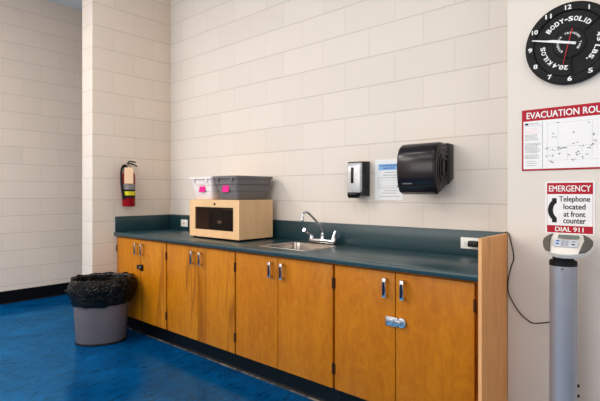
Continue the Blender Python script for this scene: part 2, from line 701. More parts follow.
def handle_mesh(x, z0, z1):
    gg = G()
    yb, yo = YD, YD - 0.028
    gg.box((x - 0.008, yo, z1 - 0.018), (x + 0.008, yb, z1), 0.003)
    gg.box((x - 0.008, yo, z0), (x + 0.008, yb, z0 + 0.014), 0.003)
    gg.box((x - 0.011, yo - 0.006, z0), (x + 0.011, yo + 0.003, z1), 0.003)
    gg.box((x - 0.0075, yo - 0.0068, z0 + 0.012), (x + 0.0075, yo - 0.0052, z1 - 0.02), 0.0, mi=1)
    return gg


for k, (x0, x1, d0, dm, d1, lab) in enumerate(units):
    t = thing('base_cabinet', lab, 'cabinet', ((x0 + x1) / 2, -0.3, 0), 'base cabinets along the block wall')
    e = 0.0006
    g = G()
    g.box((x0 + e, YF + 0.02, ZT), (x0 + 0.018, YB, ZU))
    g.box((x1 - 0.018, YF + 0.02, ZT), (x1 - e, YB, ZU))
    g.box((x0 + 0.018, YF + 0.02, ZT), (x1 - 0.018, YB, ZT + 0.018))
    g.box((x0 + 0.018, YB - 0.008, ZT + 0.018), (x1 - 0.018, YB, ZU))
    # face frame
    g.box((x0 + e, YF, ZT), (d0 + 0.03, YF + 0.02, ZU))
    g.box((d1 - 0.03, YF, ZT), (x1 - e, YF + 0.02, ZU))
    g.box((d0 + 0.03, YF, ZU - 0.05), (d1 - 0.03, YF + 0.02, ZU))
    g.box((d0 + 0.03, YF, ZT), (d1 - 0.03, YF + 0.02, ZT + 0.04))
    g.box((dm - 0.03, YF, ZT + 0.04), (dm + 0.03, YF + 0.02, ZU - 0.05))
    g.make('body', M['frame_wood'], t, smooth=False)
    g = G()
    prof = [(-0.50, 0), (-0.50, ZT - 0.001), (-0.530, ZT - 0.001), (-0.531, 0.02), (-0.536, 0.007), (-0.545, 0.0)]
    g.prism(prof, 'x', x0 + e, x1 - e)
    tk = g.make('toe_kick', [M['black_base'], M['scuff']], t, smooth=False)
    for p in tk.data.polygons:
        if p.center.z < 0.004 and p.normal.y < -0.2 and p.normal.z > 0.1:
            p.material_index = 1
    for s, (a, b) in enumerate(((d0, dm - 0.0026), (dm + 0.0026, d1))):
        g = G(); g.box((a, YD, ZT + 0.001), (b, YF - 0.001, ZU - 0.012), 0.002, 2)
        d = g.make('door', M['door_streaky' if k < 2 else 'door_wood'], t)
        hx = dm - 0.052 if s == 0 else dm + 0.052
        handle_mesh(hx, 0.733, 0.835).make('handle', [M['chrome'], M['handle_dark']], d)
        xe = a - 0.004 if s == 0 else b + 0.004
        for hz in (0.760, 0.262):
            g = G()
            g.cyl((xe, YD - 0.003, hz - 0.032), (xe, YD - 0.003, hz + 0.032), 0.0036, seg=10)
            xi = xe + 0.008 if s == 0 else xe - 0.008
            g.box((min(xe, xi), YD - 0.0022, hz - 0.030), (max(xe, xi), YD + 0.0005, hz + 0.030))
            g.make('hinge', M['hinge'], d)
        if k == 3 and s == 0:
            g = G()
            g.box((dm - 0.054, YD - 0.012, 0.584), (dm + 0.018, YD - 0.001, 0.634), 0.004)
            g.box((dm - 0.048, YD - 0.016, 0.594), (dm - 0.004, YD - 0.011, 0.624), 0.003)
            h = g.make('hasp', M['satin'], d); h['label'] = 'chrome swivel hasp'
        if k == 3 and s == 1:
            g = G()
            g.cyl((dm + 0.040, YD, 0.611), (dm + 0.040, YD - 0.012, 0.611), 0.026, seg=28, bev=0.003)
            g.cyl((dm + 0.030, YD - 0.012, 0.611), (dm + 0.030, YD - 0.026, 0.611), 0.013, seg=20, bev=0.002)
            g.box((dm + 0.004, YD - 0.022, 0.600), (dm + 0.034, YD - 0.014, 0.622), 0.002)
            h = g.make('hasp_knob', M['satin'], d); h['label'] = 'round chrome hasp knob'
        if k == 0 and s == 1:
            g = G()
            g.box((dm - 0.002, YD - 0.014, 0.596), (dm + 0.052, YD, 0.648), 0.004)
            g.box((dm - 0.050, YD - 0.010, 0.604), (dm - 0.004, YD - 0.002, 0.640), 0.003)
            g.cyl((dm + 0.024, YD - 0.014, 0.620), (dm + 0.024, YD - 0.022, 0.620), 0.014, seg=18, bev=0.002, mi=1)
            h = g.make('cabinet_lock', [M['black'], M['steel']], d); h['label'] = 'small black lock'

# ------------------------------------------------------------------ worktop with its upstands
t = thing('countertop', 'long teal speckled laminate worktop with upstands over the base cabinets', 'countertop', (1.74, -0.3, 0.877))
SX0, SX1, SY0, SY1 = 1.888, 2.312, -0.488, -0.120      # sink cut-out
X0, X1, YC, ZB, ZTOP = 0.003, 3.470, -0.622, 0.877, 0.911
g = G()
b = bmesh.new()
outer = [(X0, YC), (X1, YC), (X1, -0.003), (X0, -0.003)]
inner = [(SX0, SY0), (SX1, SY0), (SX1, SY1), (SX0, SY1)]
vt = [[b.verts.new((x, y, z)) for x, y in outer] for z in (ZB, ZTOP)]
vi = [[b.verts.new((x, y, z)) for x, y in inner] for z in (ZB, ZTOP)]
for i in range(4):
    j = (i + 1) % 4
    b.faces.new((vt[1][i], vt[1][j], vi[1][j], vi[1][i]))
    b.faces.new((vt[0][j], vt[0][i], vi[0][i], vi[0][j]))
    b.faces.new((vt[0][i], vt[0][j], vt[1][j], vt[1][i]))
    b.faces.new((vi[0][j], vi[0][i], vi[1][i], vi[1][j]))
bmesh.ops.recalc_face_normals(b, faces=b.faces)
ed = [e for e in b.edges if all(abs(v.co.y - YC) < 1e-5 for v in e.verts) and abs(e.verts[0].co.z - e.verts[1].co.z) < 1e-5]
bmesh.ops.bevel(b, geom=ed, offset=0.005, segments=3, affect='EDGES', profile=0.5)
g.add(b)
g.make('slab', M['laminate'], t)
g = G(); g.box((0.0225, -0.022, ZTOP), (X1, -0.003, 1.062), 0.002); g.make('back_upstand', M['laminate'], t)
g = G(); g.box((0.003, -0.610, ZTOP), (0.022, -0.003, 1.060), 0.002); g.make('side_upstand', M['laminate'], t)

# end panel
g = G()
g.box((3.4712, -0.632, 0.0), (3.488, -0.004, 1.078), 0.0012, 1)
o = g.make('end_panel', [M['panel_wood'], M['ply_edge']], smooth=False)
for p in o.data.polygons:
    if p.normal.y < -0.7 or p.normal.z > 0.7:
        p.material_index = 1
tag(o, 'tall pale wood end panel closing the right end of the counter', 'panel')

# ------------------------------------------------------------------ sink and faucet
t = thing('sink', 'shallow stainless steel drop-in sink in the teal worktop', 'sink', (2.10, -0.30, 0.911))


def rrect(x0, x1, y0, y1, r, n=6):
    pts = []
    for cx, cy, a0 in ((x1 - r, y1 - r, 0), (x0 + r, y1 - r, PI / 2), (x0 + r, y0 + r, PI), (x1 - r, y0 + r, 1.5 * PI)):
        for i in range(n + 1):
            a = a0 + PI / 2 * i / n
            pts.append((cx + r * math.cos(a), cy + r * math.sin(a)))
    return pts


g = G()
b = bmesh.new()
loops = []
for (x0, x1, y0, y1, r, z) in ((1.870, 2.330, -0.505, -0.048, 0.03, 0.9112), (1.872, 2.328, -0.503, -0.050, 0.03, 0.9145),
                               (1.880, 2.320, -0.495, -0.058, 0.03, 0.9155), (1.897, 2.303, -0.480, -0.130, 0.05, 0.9145),
                               (1.901, 2.299, -0.476, -0.134, 0.05, 0.910), (1.912, 2.288, -0.464, -0.146, 0.055, 0.770),
                               (1.93, 2.27, -0.446, -0.164, 0.06, 0.746), (2.06, 2.14, -0.34, -0.26, 0.039, 0.740)):
    loops.append([b.verts.new((x, y, z)) for x, y in rrect(x0, x1, y0, y1, r)])
for A, B in zip(loops, loops[1:]):
    n = len(A)
    for i in range(n):
        j = (i + 1) % n
        b.faces.new((A[i], A[j], B[j], B[i]))
b.faces.new(loops[-1])
bmesh.ops.recalc_face_normals(b, faces=b.faces)
for f in b.faces:
    pass
if sum(f.normal.z for f in b.faces if abs(f.normal.z) > 0.9) < 0:
    bmesh.ops.reverse_faces(b, faces=b.faces)
g.add(b)
g.make('basin', M['steel'], t)
g = G(); g.cyl((2.10, -0.30, 0.7402), (2.10, -0.30, 0.744), 0.036, 0.03, seg=24, mi=0)
g.cyl((2.10, -0.30, 0.7442), (2.10, -0.30, 0.7450), 0.02, seg=20, mi=1)
g.make('drain', [M['chrome'], M['matte_black']], t)

FX, FY, FZ = 2.128, -0.088, 0.9160
t = thing('faucet', 'chrome two-handle faucet with slanted swing spout behind the sink', 'faucet', (FX, FY, FZ))
g = G()
g.box((FX - 0.118, FY - 0.024, FZ), (FX + 0.118, FY + 0.024, FZ + 0.032), 0.010, 3)
for s in (-1, 1):
    g.cyl((FX + s * 0.102, FY, FZ + 0.016), (FX + s * 0.102, FY, FZ + 0.048), 0.024, 0.019, seg=20, bev=0.003)
g.cyl((FX, FY, FZ + 0.02), (FX, FY, FZ + 0.055), 0.019, 0.014, seg=20, bev=0.002)
g.make('deck_plate', M['chrome'], t)
g = G()
g.tube([(FX, FY, FZ + 0.05), (FX, FY, FZ + 0.085), (FX, FY - 0.018, FZ + 0.122), (FX, FY - 0.09, FZ + 0.178), (FX, FY - 0.165, FZ + 0.229),
        (FX, FY - 0.200, FZ + 0.232), (FX, FY - 0.219, FZ + 0.215), (FX, FY - 0.225, FZ + 0.195)], 0.0085, seg=14)
g.cyl((FX, FY, FZ + 0.052), (FX, FY, FZ + 0.075), 0.0135, seg=18, bev=0.002)
g.make('spout', M['chrome'], t)
g = G(); g.cyl((FX, FY - 0.2245, FZ + 0.200), (FX, FY - 0.229, FZ + 0.168), 0.0115, 0.0105, seg=16, bev=0.001)
g.make('aerator', M['chrome'], t)
for s in (-1, 1):
    cx = FX + s * 0.102
    g = G()
    g.cyl((cx, FY, FZ + 0.044), (cx, FY, FZ + 0.062), 0.017, 0.014, seg=18, bev=0.003)
    if s < 0:
        g.tube([(cx, FY - 0.004, FZ + 0.058), (cx - 0.004, FY - 0.03, FZ + 0.072), (cx - 0.006, FY - 0.062, FZ + 0.088), (cx - 0.006, FY - 0.085, FZ + 0.098)], 0.01, seg=12,
               radii=[0.015, 0.014, 0.0125, 0.0135])
    else:
        g.tube([(cx, FY, FZ + 0.056), (cx + 0.002, FY + 0.008, FZ + 0.075), (cx + 0.004, FY + 0.016, FZ + 0.092)], 0.011, seg=12, radii=[0.012, 0.012, 0.013])
    g.make('handle', M['chrome'], t)

# ------------------------------------------------------------------ plywood box with dark window
BX0, BX1, BY0, BY1, BZ0, BZ1 = 0.957, 1.592, -0.43, -0.07, 0.926, 1.230
t = thing('plywood_box', 'pale plywood cabinet box with a dark window on the worktop', 'box', ((BX0 + BX1) / 2, -0.25, 0.911))
g = G()
k = 0.018
g.box((BX0, BY0 + 0.018, BZ0), (BX0 + k, BY1, BZ1), 0.001, 1)
g.box((BX1 - k, BY0 + 0.018, BZ0), (BX1, BY1, BZ1), 0.001, 1)
g.box((BX0 + k, BY0 + 0.018, BZ0), (BX1 - k, BY1, BZ0 + k), 0.0)
g.box((BX0 + k, BY0 + 0.018, BZ1 - k), (BX1 - k, BY1, BZ1), 0.0)
g.box((BX0 + k, BY1 - 0.008, BZ0 + k), (BX1 - k, BY1, BZ1 - k), 0.0)
g.make('body', M['maple'], t, smooth=False)
OX0, OX1, OZ0, OZ1 = 1.032, 1.522, 0.986, 1.170
g = G()
g.box((BX0, BY0, BZ0), (OX0, BY0 + 0.0178, BZ1), 0.001, 1)
g.box((OX1, BY0, BZ0), (BX1, BY0 + 0.0178, BZ1), 0.001, 1)
g.box((OX0, BY0, BZ0), (OX1, BY0 + 0.0178, OZ0), 0.001, 1)
g.box((OX0, BY0, OZ1), (OX1, BY0 + 0.0178, BZ1), 0.001, 1)
fr = g.make('door', M['maple'], t, smooth=False)
g = G(); g.box((OX0 + 0.0005, BY0 + 0.010, OZ0 + 0.0005), (OX1 - 0.0005, BY0 + 0.014, OZ1 - 0.0005)); p = g.make('window_pane', M['pane'], fr, smooth=False)
p['label'] = 'dark tinted window pane'
g = G()
g.cyl((1.297, BY0 + 0.002, 1.196), (1.297, BY0 - 0.006, 1.196), 0.010, seg=18, bev=0.002)
g.cyl((1.297, BY0 - 0.006, 1.196), (1.297, BY0 - 0.008, 1.196), 0.005, seg=12, mi=1)
g.make('lock', [M['hinge'], M['matte_black']], fr)
for fx in (BX0 + 0.03, BX1 - 0.03):
    for fy in (BY0 + 0.035, BY1 - 0.03):
        g = G(); g.cyl((fx, fy, 0.9112), (fx, fy, BZ0 - 0.0002), 0.014, seg=16, bev=0.002); g.make('foot', M['matte_black'], t)
t = thing('dark_device', 'dark device with a small pale display inside the plywood box', 'device', (1.28, -0.25, BZ0 + k))  # plain stand-in device; the real contents of the box are unknown
g = G(); g.box((1.10, -0.34, BZ0 + k + 0.0005), (1.49, -0.13, 1.130), 0.006); g.make('body', M['black'], t)
g = G(); g.box((1.221, -0.3425, 1.034), (1.268, -0.3398, 1.058), 0.001); o = g.make('display', M['white'], t); o['label'] = 'small pale display'
g = G(); g.cyl((1.45, -0.34, 1.03), (1.45, -0.356, 1.03), 0.022, seg=24, bev=0.003); g.make('knob', M['matte_black'], t)


# ------------------------------------------------------------------ storage tubs on the box
def tub(cx, mat, rim_mat, label, st):
    z0, z1 = BZ1 + 0.0006, 1.416
    y0b, y1b, y0t, y1t = -0.398, -0.078, -0.428, -0.050
    hb, ht = 0.112, 0.140
    t = thing('storage_tub', label, 'storage tub', (cx, -0.24, z0), 'storage tubs on the plywood box')
    g = G()
    b = bmesh.new()
    spec = [(0.0, 0, 0.0), (0.0, 0, 0.0)]
    L = []
    wall = 0.003

    def ring(f, inset, z):
        hx = hb + (ht - hb) * f - inset
        ya = y0b + (y0t - y0b) * f + inset
        yb = y1b + (y1t - y1b) * f - inset
        return [b.verts.new((x, y, z)) for x, y in rrect(cx - hx, cx + hx, ya, yb, 0.022)]
    zm = z0 + (z1 - z0)
    fs = [0, 0.05, 0.34, 0.35, 0.37, 0.38, 0.62, 0.63, 0.65, 0.66, 1.0]
    out = [0.006, 0.0, 0.0, 0.003, 0.003, -0.002, -0.002, 0.002, 0.002, -0.005, -0.005]
    for f, q in zip(fs, out):
        L.append(ring(f, q, z0 + (zm - z0) * f))
    # inside
    for f in (1.0, 0.5, 0.04):
        L.append(ring(f, 0.004, z0 + (zm - z0) * f))
    n = len(L[0])
    for A, B in zip(L, L[1:]):
        for i in range(n):
            j = (i + 1) % n
            b.faces.new((A[i], A[j], B[j], B[i]))
    b.faces.new(list(reversed(L[0])))
    b.faces.new(L[-1])
    bmesh.ops.recalc_face_normals(b, faces=b.faces)
    g.add(b)
    # upright ribs at the corners
    g.make('tub_body', mat, t)
    g = G()
    b = bmesh.new()
    hx = ht
    o1 = rrect(cx - hx - 0.012, cx + hx + 0.012, y0t - 0.016, y1t + 0.012, 0.028)
    i1 = rrect(cx - hx + 0.004, cx + hx - 0.004, y0t + 0.004, y1t - 0.004, 0.022)
    za, zb = z1 - 0.016, z1 + 0.002
    A = [[b.verts.new((x, y, z)) for x, y in o1] for z in (za, zb)]
    B = [[b.verts.new((x, y, z)) for x, y in i1] for z in (za, zb)]
    for i in range(n):
        j = (i + 1) % n
        b.faces.new((A[0][i], A[0][j], A[1][j], A[1][i]))
        b.faces.new((B[0][j], B[0][i], B[1][i], B[1][j]))
        b.faces.new((A[1][i], A[1][j], B[1][j], B[1][i]))
        b.faces.new((A[0][j], A[0][i], B[0][i], B[0][j]))
    bmesh.ops.recalc_face_normals(b, faces=b.faces)
    g.add(b)
    for s in (-1, 1):     # hanging clips under the front rim
        g.box((cx + s * 0.085 - 0.010, y0t - 0.012, z1 - 0.040), (cx + s * 0.085 + 0.010, y0t + 0.002, z1 - 0.014), 0.003)
    r = g.make('rim', rim_mat, t)
    g = G()
    f = (1.325 - z0) / (z1 - z0)
    yy = y0b + (y0t - y0b) * f - 0.0052
    tilt = Matrix.Translation((cx + st, yy, 1.325)) @ Matrix.Rotation(math.atan2(y0t - y0b, z1 - z0) * -1 * -1, 4, 'X')
    g.box((-0.040, -0.0012, -0.033), (0.040, 0.0, 0.033), mat=tilt)
    s = g.make('sticker', M['pink'], t, smooth=False)
    s['label'] = 'bright pink square sticker'
    return t


tub(1.110, M['white_tub'], M['white_tub'], 'white plastic storage tub with pink sticker, left one on the box', 0.008)
tub(1.425, M['gray_tub'], M['gray_tub'], 'grey plastic storage tub with pink sticker, right one on the box', -0.005)

# ------------------------------------------------------------------ fire extinguisher
EX, EY = 0.072, -0.507
t = thing('fire_extinguisher', 'red fire extinguisher with tag and black hose on the partition wall', 'fire extinguisher', (EX, EY, 1.155))
R = 0.060
g = G()
g.lathe([(0.050, 1.155), (R - 0.003, 1.158), (R, 1.166), (R, 1.445), (R - 0.004, 1.468), (R - 0.018, 1.490), (0.024, 1.503), (0.021, 1.515)], 36, mat=Matrix.Translation((EX, EY, 0)))
g.make('cylinder', M['ext_red'], t)


def wrap(z0, z1, a0, a1, r, mi=0, nseg=16):
    b = bmesh.new()
    rows = []
    for i in range(nseg + 1):
        a = a0 + (a1 - a0) * i / nseg
        x, y = EX + r * math.cos(a), EY + r * math.sin(a)
        xo, yo = EX + (r + 0.0008) * math.cos(a), EY + (r + 0.0008) * math.sin(a)
        rows.append([b.verts.new(p) for p in ((x, y, z0), (x, y, z1), (xo, yo, z1), (xo, yo, z0))])
    for A, B in zip(rows, rows[1:]):
        for i in range(4):
            j = (i + 1) % 4
            b.faces.new((A[i], A[j], B[j], B[i]))
    b.faces.new(rows[0]); b.faces.new(list(reversed(rows[-1])))
    bmesh.ops.recalc_face_normals(b, faces=b.faces)
    return b


A0 = -0.48
g = G()
g.add(wrap(1.318, 1.372, A0 - 1.15, A0 + 1.15, R + 0.0003), 0)
g.add(wrap(1.300, 1.318, A0 - 1.25, A0 + 1.25, R + 0.0003), 1)
g.add(wrap(1.262, 1.300, A0 - 1.25, A0 + 1.25, R + 0.0003), 2)
g.add(wrap(1.238, 1.262, A0 - 1.25, A0 + 1.25, R + 0.0003), 1)
g.make('label_band', [M['ext_label'], M['matte_black'], M['yellow']], t)
g = G()
g.cyl((EX, EY, 1.512), (EX, EY, 1.548), 0.018, 0.016, seg=18, bev=0.002, mi=1)
g.box((EX - 0.014, EY - 0.03, 1.540), (EX + 0.014, EY + 0.035, 1.560), 0.004, mi=1)
g.cyl((EX + 0.012, EY, 1.548), (EX + 0.03, EY, 1.548), 0.014, seg=18, mi=1)
g.make('valve', [M['steel'], M['steel']], t)
g = G()
g.tube([(EX, EY - 0.01, 1.560), (EX, EY + 0.03, 1.568), (EX + 0.004, EY + 0.085, 1.545)], 0.006, seg=8, radii=[0.008, 0.007, 0.006])
g.tube([(EX, EY - 0.012, 1.568), (EX, EY + 0.01, 1.588), (EX + 0.004, EY + 0.07, 1.583)], 0.006, seg=8, radii=[0.008, 0.007, 0.006])
g.make('lever', M['black'], t)
g = G()
g.tube([(EX, EY - 0.025, 1.548), (EX + 0.006, EY - 0.055, 1.545), (EX + 0.012, EY - 0.078, 1.505), (EX + 0.014, EY - 0.082, 1.42), (EX + 0.016, EY - 0.076, 1.33), (EX + 0.022, EY - 0.066, 1.262), (EX + 0.024, EY - 0.063, 1.225)],
       0.0105, seg=12, radii=[0.009, 0.010, 0.0105, 0.0105, 0.011, 0.012, 0.015])
g.make('hose', M['matte_black'], t)
g = G()
ta = Matrix.Translation((EX + 0.0665 * math.cos(-0.48), EY + 0.0665 * math.sin(-0.48), 1.448)) @ Matrix.Rotation(-0.48 + PI / 2, 4, 'Z')
g.box((-0.040, -0.0008, -0.074), (0.040, 0.0008, 0.078), mat=ta)
g.tube([ta @ Vector((0, 0, 0.076)), (EX + 0.02, EY - 0.01, 1.545)], 0.0012, seg=6, smooth=0)
g.make('inspection_tag', M['tag'], t)
g = G()
g.box((0.001, EY - 0.018, 1.24), (0.0118, EY + 0.018, 1.56), 0.002)
g.box((0.001, EY - 0.012, 1.548), (EX - 0.015, EY + 0.012, 1.556), 0.001)
g.make('wall_bracket', M['black'], t)

# ------------------------------------------------------------------ trash bin and its liner
BC = Vector((0.283, -0.872, 0)); BPH = math.radians(60)
t = thing('trash_bin', 'grey plastic trash bin on the blue floor beside the cabinets', 'trash bin', (BC.x, BC.y, 0.0))
mb = Matrix.Translation(BC) @ Matrix.Rotation(BPH, 4, 'Z')
g = G()
g.lathe([(0.94, 0.0005), (0.965, 0.004), (0.972, 0.018), (0.985, 0.022), (1.06, 0.30), (1.12, 0.520), (1.155, 0.528), (1.155, 0.545), (1.12, 0.545), (1.10, 0.52), (1.04, 0.3), (0.95, 0.012)],
        56, mat=mb, a=0.208, bb=0.172, n=2.3)
g.make('bin_body', M['bin'], t)
# base ring
g = G()
g.lathe([(0.99, 0.0004), (1.0, 0.004), (1.0, 0.014), (0.985, 0.018)], 56, mat=mb, a=0.208, bb=0.172, n=2.3, cap0=False, cap1=False)
g.make('base_ring', M['matte_black'], t)

g = G()
b = bmesh.new()
NU = 168
SH = Vector((math.cos(YAW), math.sin(YAW), 0)) * 0.018
prof = [(0.90, 0.20, 0.2), (0.98, 0.33, 0.5), (1.04, 0.42, 0.8), (1.09, 0.49, 0.8), (1.13, 0.535, 0.5), (1.165, 0.556, 0.3), (1.205, 0.552, 0.35), (1.27, 0.528, 0.8), (1.33, 0.49, 1.0),
        (1.345, 0.452, 1.1), (1.32, 0.425, 1.1), (1.28, 0.395, 1.0), (1.235, 0.368, 0.9), (1.19, 0.345, 0.6), (1.15, 0.330, 0.4), (1.125, 0.335, 0.3), (1.13, 0.36, 0.3)]
rings = []
for pi_, (r, z, wob) in enumerate(prof):
    ring = []
    for i in range(NU):
        th = 2 * PI * i / NU
        c, s = math.cos(th), math.sin(th)
        ex = math.copysign(abs(c) ** (2 / 2.3), c); ey = math.copysign(abs(s) ** (2 / 2.3), s)
        q = Vector((math.cos(th) * 3.2, math.sin(th) * 3.2, z * 9.0))
        d1 = noise.noise(q * 1.0)
        d2 = noise.noise(Vector((q.x * 2.7, q.y * 2.7, z * 10 + 4)))
        d3 = noise.noise(Vector((math.cos(th) * 9, math.sin(th) * 9, z * 22)))
        rr = r + wob * (0.055 * d1 + 0.040 * d2 + 0.030 * d3)
        if pi_ >= 5:
            rr = max(rr, 1.165)
        if pi_ >= 14:
            rr = max(rr * 0.97, 1.10)
        if 1 <= pi_ <= 4:
            rr = min(rr, [0, 1.02, 1.055, 1.075, 1.095][pi_])
        zz = z + wob * (0.010 * d2 + 0.008 * d3) + (0.012 * d1 if 4 < pi_ else 0)
        if pi_ in (5, 6):
            zz = max(zz, 0.549)
        if pi_ >= 13:
            zz += 0.014 * noise.noise(Vector((math.cos(th) * 2.2, math.sin(th) * 2.2, 7.7)))
        p = mb @ Vector((0.208 * rr * ex, 0.172 * rr * ey, zz))
        p += SH * max(0.0, min(1.0, (rr - 1.16) * 12)) * (1 if pi_ >= 6 else 0)
        if p.y > -0.625:
            p.y = -0.625 + (p.y + 0.625) * 0.08
        if p.x < 0.014 and p.y > -0.9:
            p.x = 0.014 + (p.x - 0.014) * 0.05
        ring.append(b.verts.new(p))
    rings.append(ring)
for A, B in zip(rings, rings[1:]):
    for i in range(NU):
        j = (i + 1) % NU
        b.faces.new((A[i], A[j], B[j], B[i]))
b.faces.new(list(reversed(rings[0])))
bmesh.ops.recalc_face_normals(b, faces=b.faces)
g.add(b)
# knotted tail at the left of the liner
dirL = Vector((-math.cos(YAW), -math.sin(YAW), 0))
kc = BC + dirL * 0.292
g.tube([kc + Vector((0.03, 0.02, 0.40)), kc + Vector((0.0, -0.005, 0.425)), kc + dirL * 0.035 + Vector((0, 0, 0.43))], 0.02, seg=10, radii=[0.030, 0.020, 0.006])
o = g.make('bin_liner', M['bag'], angle=60)
tag(o, 'black plastic liner bag folded over the rim of the trash bin', 'trash bag')

# ------------------------------------------------------------------ soap dispenser
t = thing('soap_dispenser', 'silver and black soap dispenser on the block wall above the counter', 'soap dispenser', (2.418, -0.05, 1.25))
g = G()
prof = [(-0.001, 1.262), (-0.001, 1.506), (-0.085, 1.502), (-0.088, 1.49), (-0.088, 1.268)]
g.prism(prof, 'x', 2.352, 2.482, 0.006)
g.make('back_housing', M['black'], t)
g = G()
prof = [(-0.080, 1.292), (-0.080, 1.488), (-0.094, 1.492), (-0.106, 1.478), (-0.112, 1.42), (-0.112, 1.330), (-0.108, 1.288)]
g.prism(prof, 'x', 2.358, 2.476, 0.010, seg=3)
c = g.make('front_cover', M['silver'], t); c['label'] = 'silver front cover'
g = G(); g.box((2.397, -0.1136, 1.352), (2.420, -0.1116, 1.462), 0.002); g.make('level_window', M['black'], t)
g = G(); g.prism([(-0.080, 1.252), (-0.080, 1.286), (-0.118, 1.290), (-0.124, 1.275), (-0.112, 1.250)], 'x', 2.372, 2.452, 0.006)
g.make('push_lever', M['black'], t)

# ------------------------------------------------------------------ paper notice
t = thing('paper_notice', 'white printed notice with blue heading behind the towel dispenser', 'notice', (2.632, -0.001, 1.237))
g = G(); g.box((2.524, -0.0025, 1.237), (2.740, -0.0008, 1.513)); g.make('sheet', M['paper'], t, smooth=False)
g = G()
g.box((2.552, -0.0031, 1.440), (2.715, -0.0025, 1.482)); g.make('heading', M['paper_blue'], t, smooth=False)
g = G()
for zz, xa, xb in ((1.470, 2.566, 2.700), (1.453, 2.59, 2.68)):
    x = xa
    while x < xb:
        wd = random.uniform(0.010, 0.024)
        g.box((x, -0.0036, zz - 0.004), (min(x + wd, xb), -0.0031, zz + 0.004)); x += wd + 0.005
g.make('heading_print', M['ink_blue'], t, smooth=False)
g = G()
for zz, xa, xb in ((1.424, 2.60, 2.70), (1.405, 2.59, 2.71), (1.30, 2.60, 2.70), (1.284, 2.585, 2.69), (1.262, 2.56, 2.71)):
    x = xa
    while x < xb:
        wd = random.uniform(0.008, 0.03)
        g.box((x, -0.0030, zz - 0.0016), (min(x + wd, xb), -0.0025, zz + 0.0016)); x += wd + 0.004
for (a, b_, c_, d_) in ((2.548, 2.722, 1.388, 1.390), (2.548, 2.722, 1.318, 1.320), (2.548, 2.550, 1.318, 1.390), (2.720, 2.722, 1.318, 1.390),
                        (2.565, 2.70, 1.372, 1.373), (2.565, 2.70, 1.334, 1.335), (2.565, 2.566, 1.334, 1.372)):
    g.box((a, -0.0030, c_), (b_, -0.0025, d_))
g.make('body_print', M['ink_gray'], t, smooth=False)

# ------------------------------------------------------------------ paper towel dispenser
t = thing('paper_towel_dispenser', 'large smoky black paper towel dispenser on the block wall', 'towel dispenser', (2.96, -0.1, 1.27))
TX0, TX1 = 2.826, 3.087
g = G()
g.prism([(-0.001, 1.372), (-0.001, 1.583), (-0.075, 1.585), (-0.075, 1.335)], 'x', TX0, TX1, 0.006)
g.make('back_plate', M['smoke2'], t)
prof = [(-0.070, 1.338), (-0.070, 1.583), (-0.150, 1.587), (-0.200, 1.578), (-0.232, 1.553), (-0.250, 1.510), (-0.256, 1.45), (-0.253, 1.38), (-0.243, 1.325), (-0.222, 1.288), (-0.190, 1.276)]
g = G(); g.prism(prof, 'x', TX0 + 0.004, TX1 - 0.004, 0.020, seg=4)
cv = g.make('front_cover', M['smoke'], t); cv['label'] = 'glossy smoky front cover'


def scaled(pr, k, c=(-0.115, 1.44)):
    return [(c[0] + (y - c[0]) * k, c[1] + (z - c[1]) * k) for y, z in pr]


g = G()
for kk, xo in ((0.90, 0.001), (0.74, 0.005), (0.56, 0.008), (0.36, 0.010)):
    b = bmesh.new()
    P_ = scaled(prof, kk); Q_ = scaled(prof, kk - 0.06)
    n = len(P_)
    rows = [[b.verts.new((x, *p)) for p in pr] for x, pr in ((TX1 - 0.006, P_), (TX1 - 0.004 + xo * 0.6, P_), (TX1 - 0.004 + xo * 0.6, Q_), (TX1 - 0.006, Q_))]
    for i in range(n):
        j = (i + 1) % n
        for r in range(4):
            A, B = rows[r], rows[(r + 1) % 4]
            b.faces.new((A[i], A[j], B[j], B[i]))
    bmesh.ops.recalc_face_normals(b, faces=b.faces)
    g.add(b)
g.make('side_ridges', M['smoke2'], t, smooth=False)
g = G(); g.box((TX0 + 0.010, -0.2525, 1.322), (TX1 - 0.010, -0.2440, 1.328), 0.001)
g.make('cover_seam', M['matte_black'], t, smooth=False)
g = G()
x = 2.875
for i in range(8):
    wd = random.choice((0.005, 0.006, 0.007))
    g.box((x, -0.2512, 1.337), (x + wd, -0.2442, 1.344)); x += wd + 0.0022
g.make('small_logo', M['ink_gray'], t, smooth=False)

# ------------------------------------------------------------------ outlets and power cord
YO = -0.022


def outlet(x0, x1, z0, z1, label, sockets, dot=False):
    cx, cz = (x0 + x1) / 2, (z0 + z1) / 2
    t = thing('wall_outlet', label, 'outlet', (cx, YO - 0.002, z0), 'outlets in the upstand')
    g = G(); g.box((x0, YO - 0.006, z0), (x1, YO - 0.0002, z1), 0.002); g.make('cover_plate', M['white'], t)
    for sx, sz in sockets:
        g = G()
        g.cyl((sx, YO - 0.0055, sz), (sx, YO - 0.0085, sz), 0.0165, seg=20, bev=0.0008)
        for q in (-0.006, 0.006):
            g.box((sx - 0.004, YO - 0.0092, sz + q - 0.001), (sx + 0.004, YO - 0.0083, sz + q + 0.001), mi=1)
        g.cyl((sx + 0.009, YO - 0.0083, sz), (sx + 0.009, YO - 0.0092, sz), 0.002, seg=8, mi=1)
        g.make('socket', [M['white'], M['ink_gray']], t)
    if dot:
        g = G(); g.cyl((cx, YO - 0.0055, cz), (cx, YO - 0.010, cz), 0.008, seg=14); o = g.make('button', M['red_hand'], t); o['label'] = 'small red button'
    return t


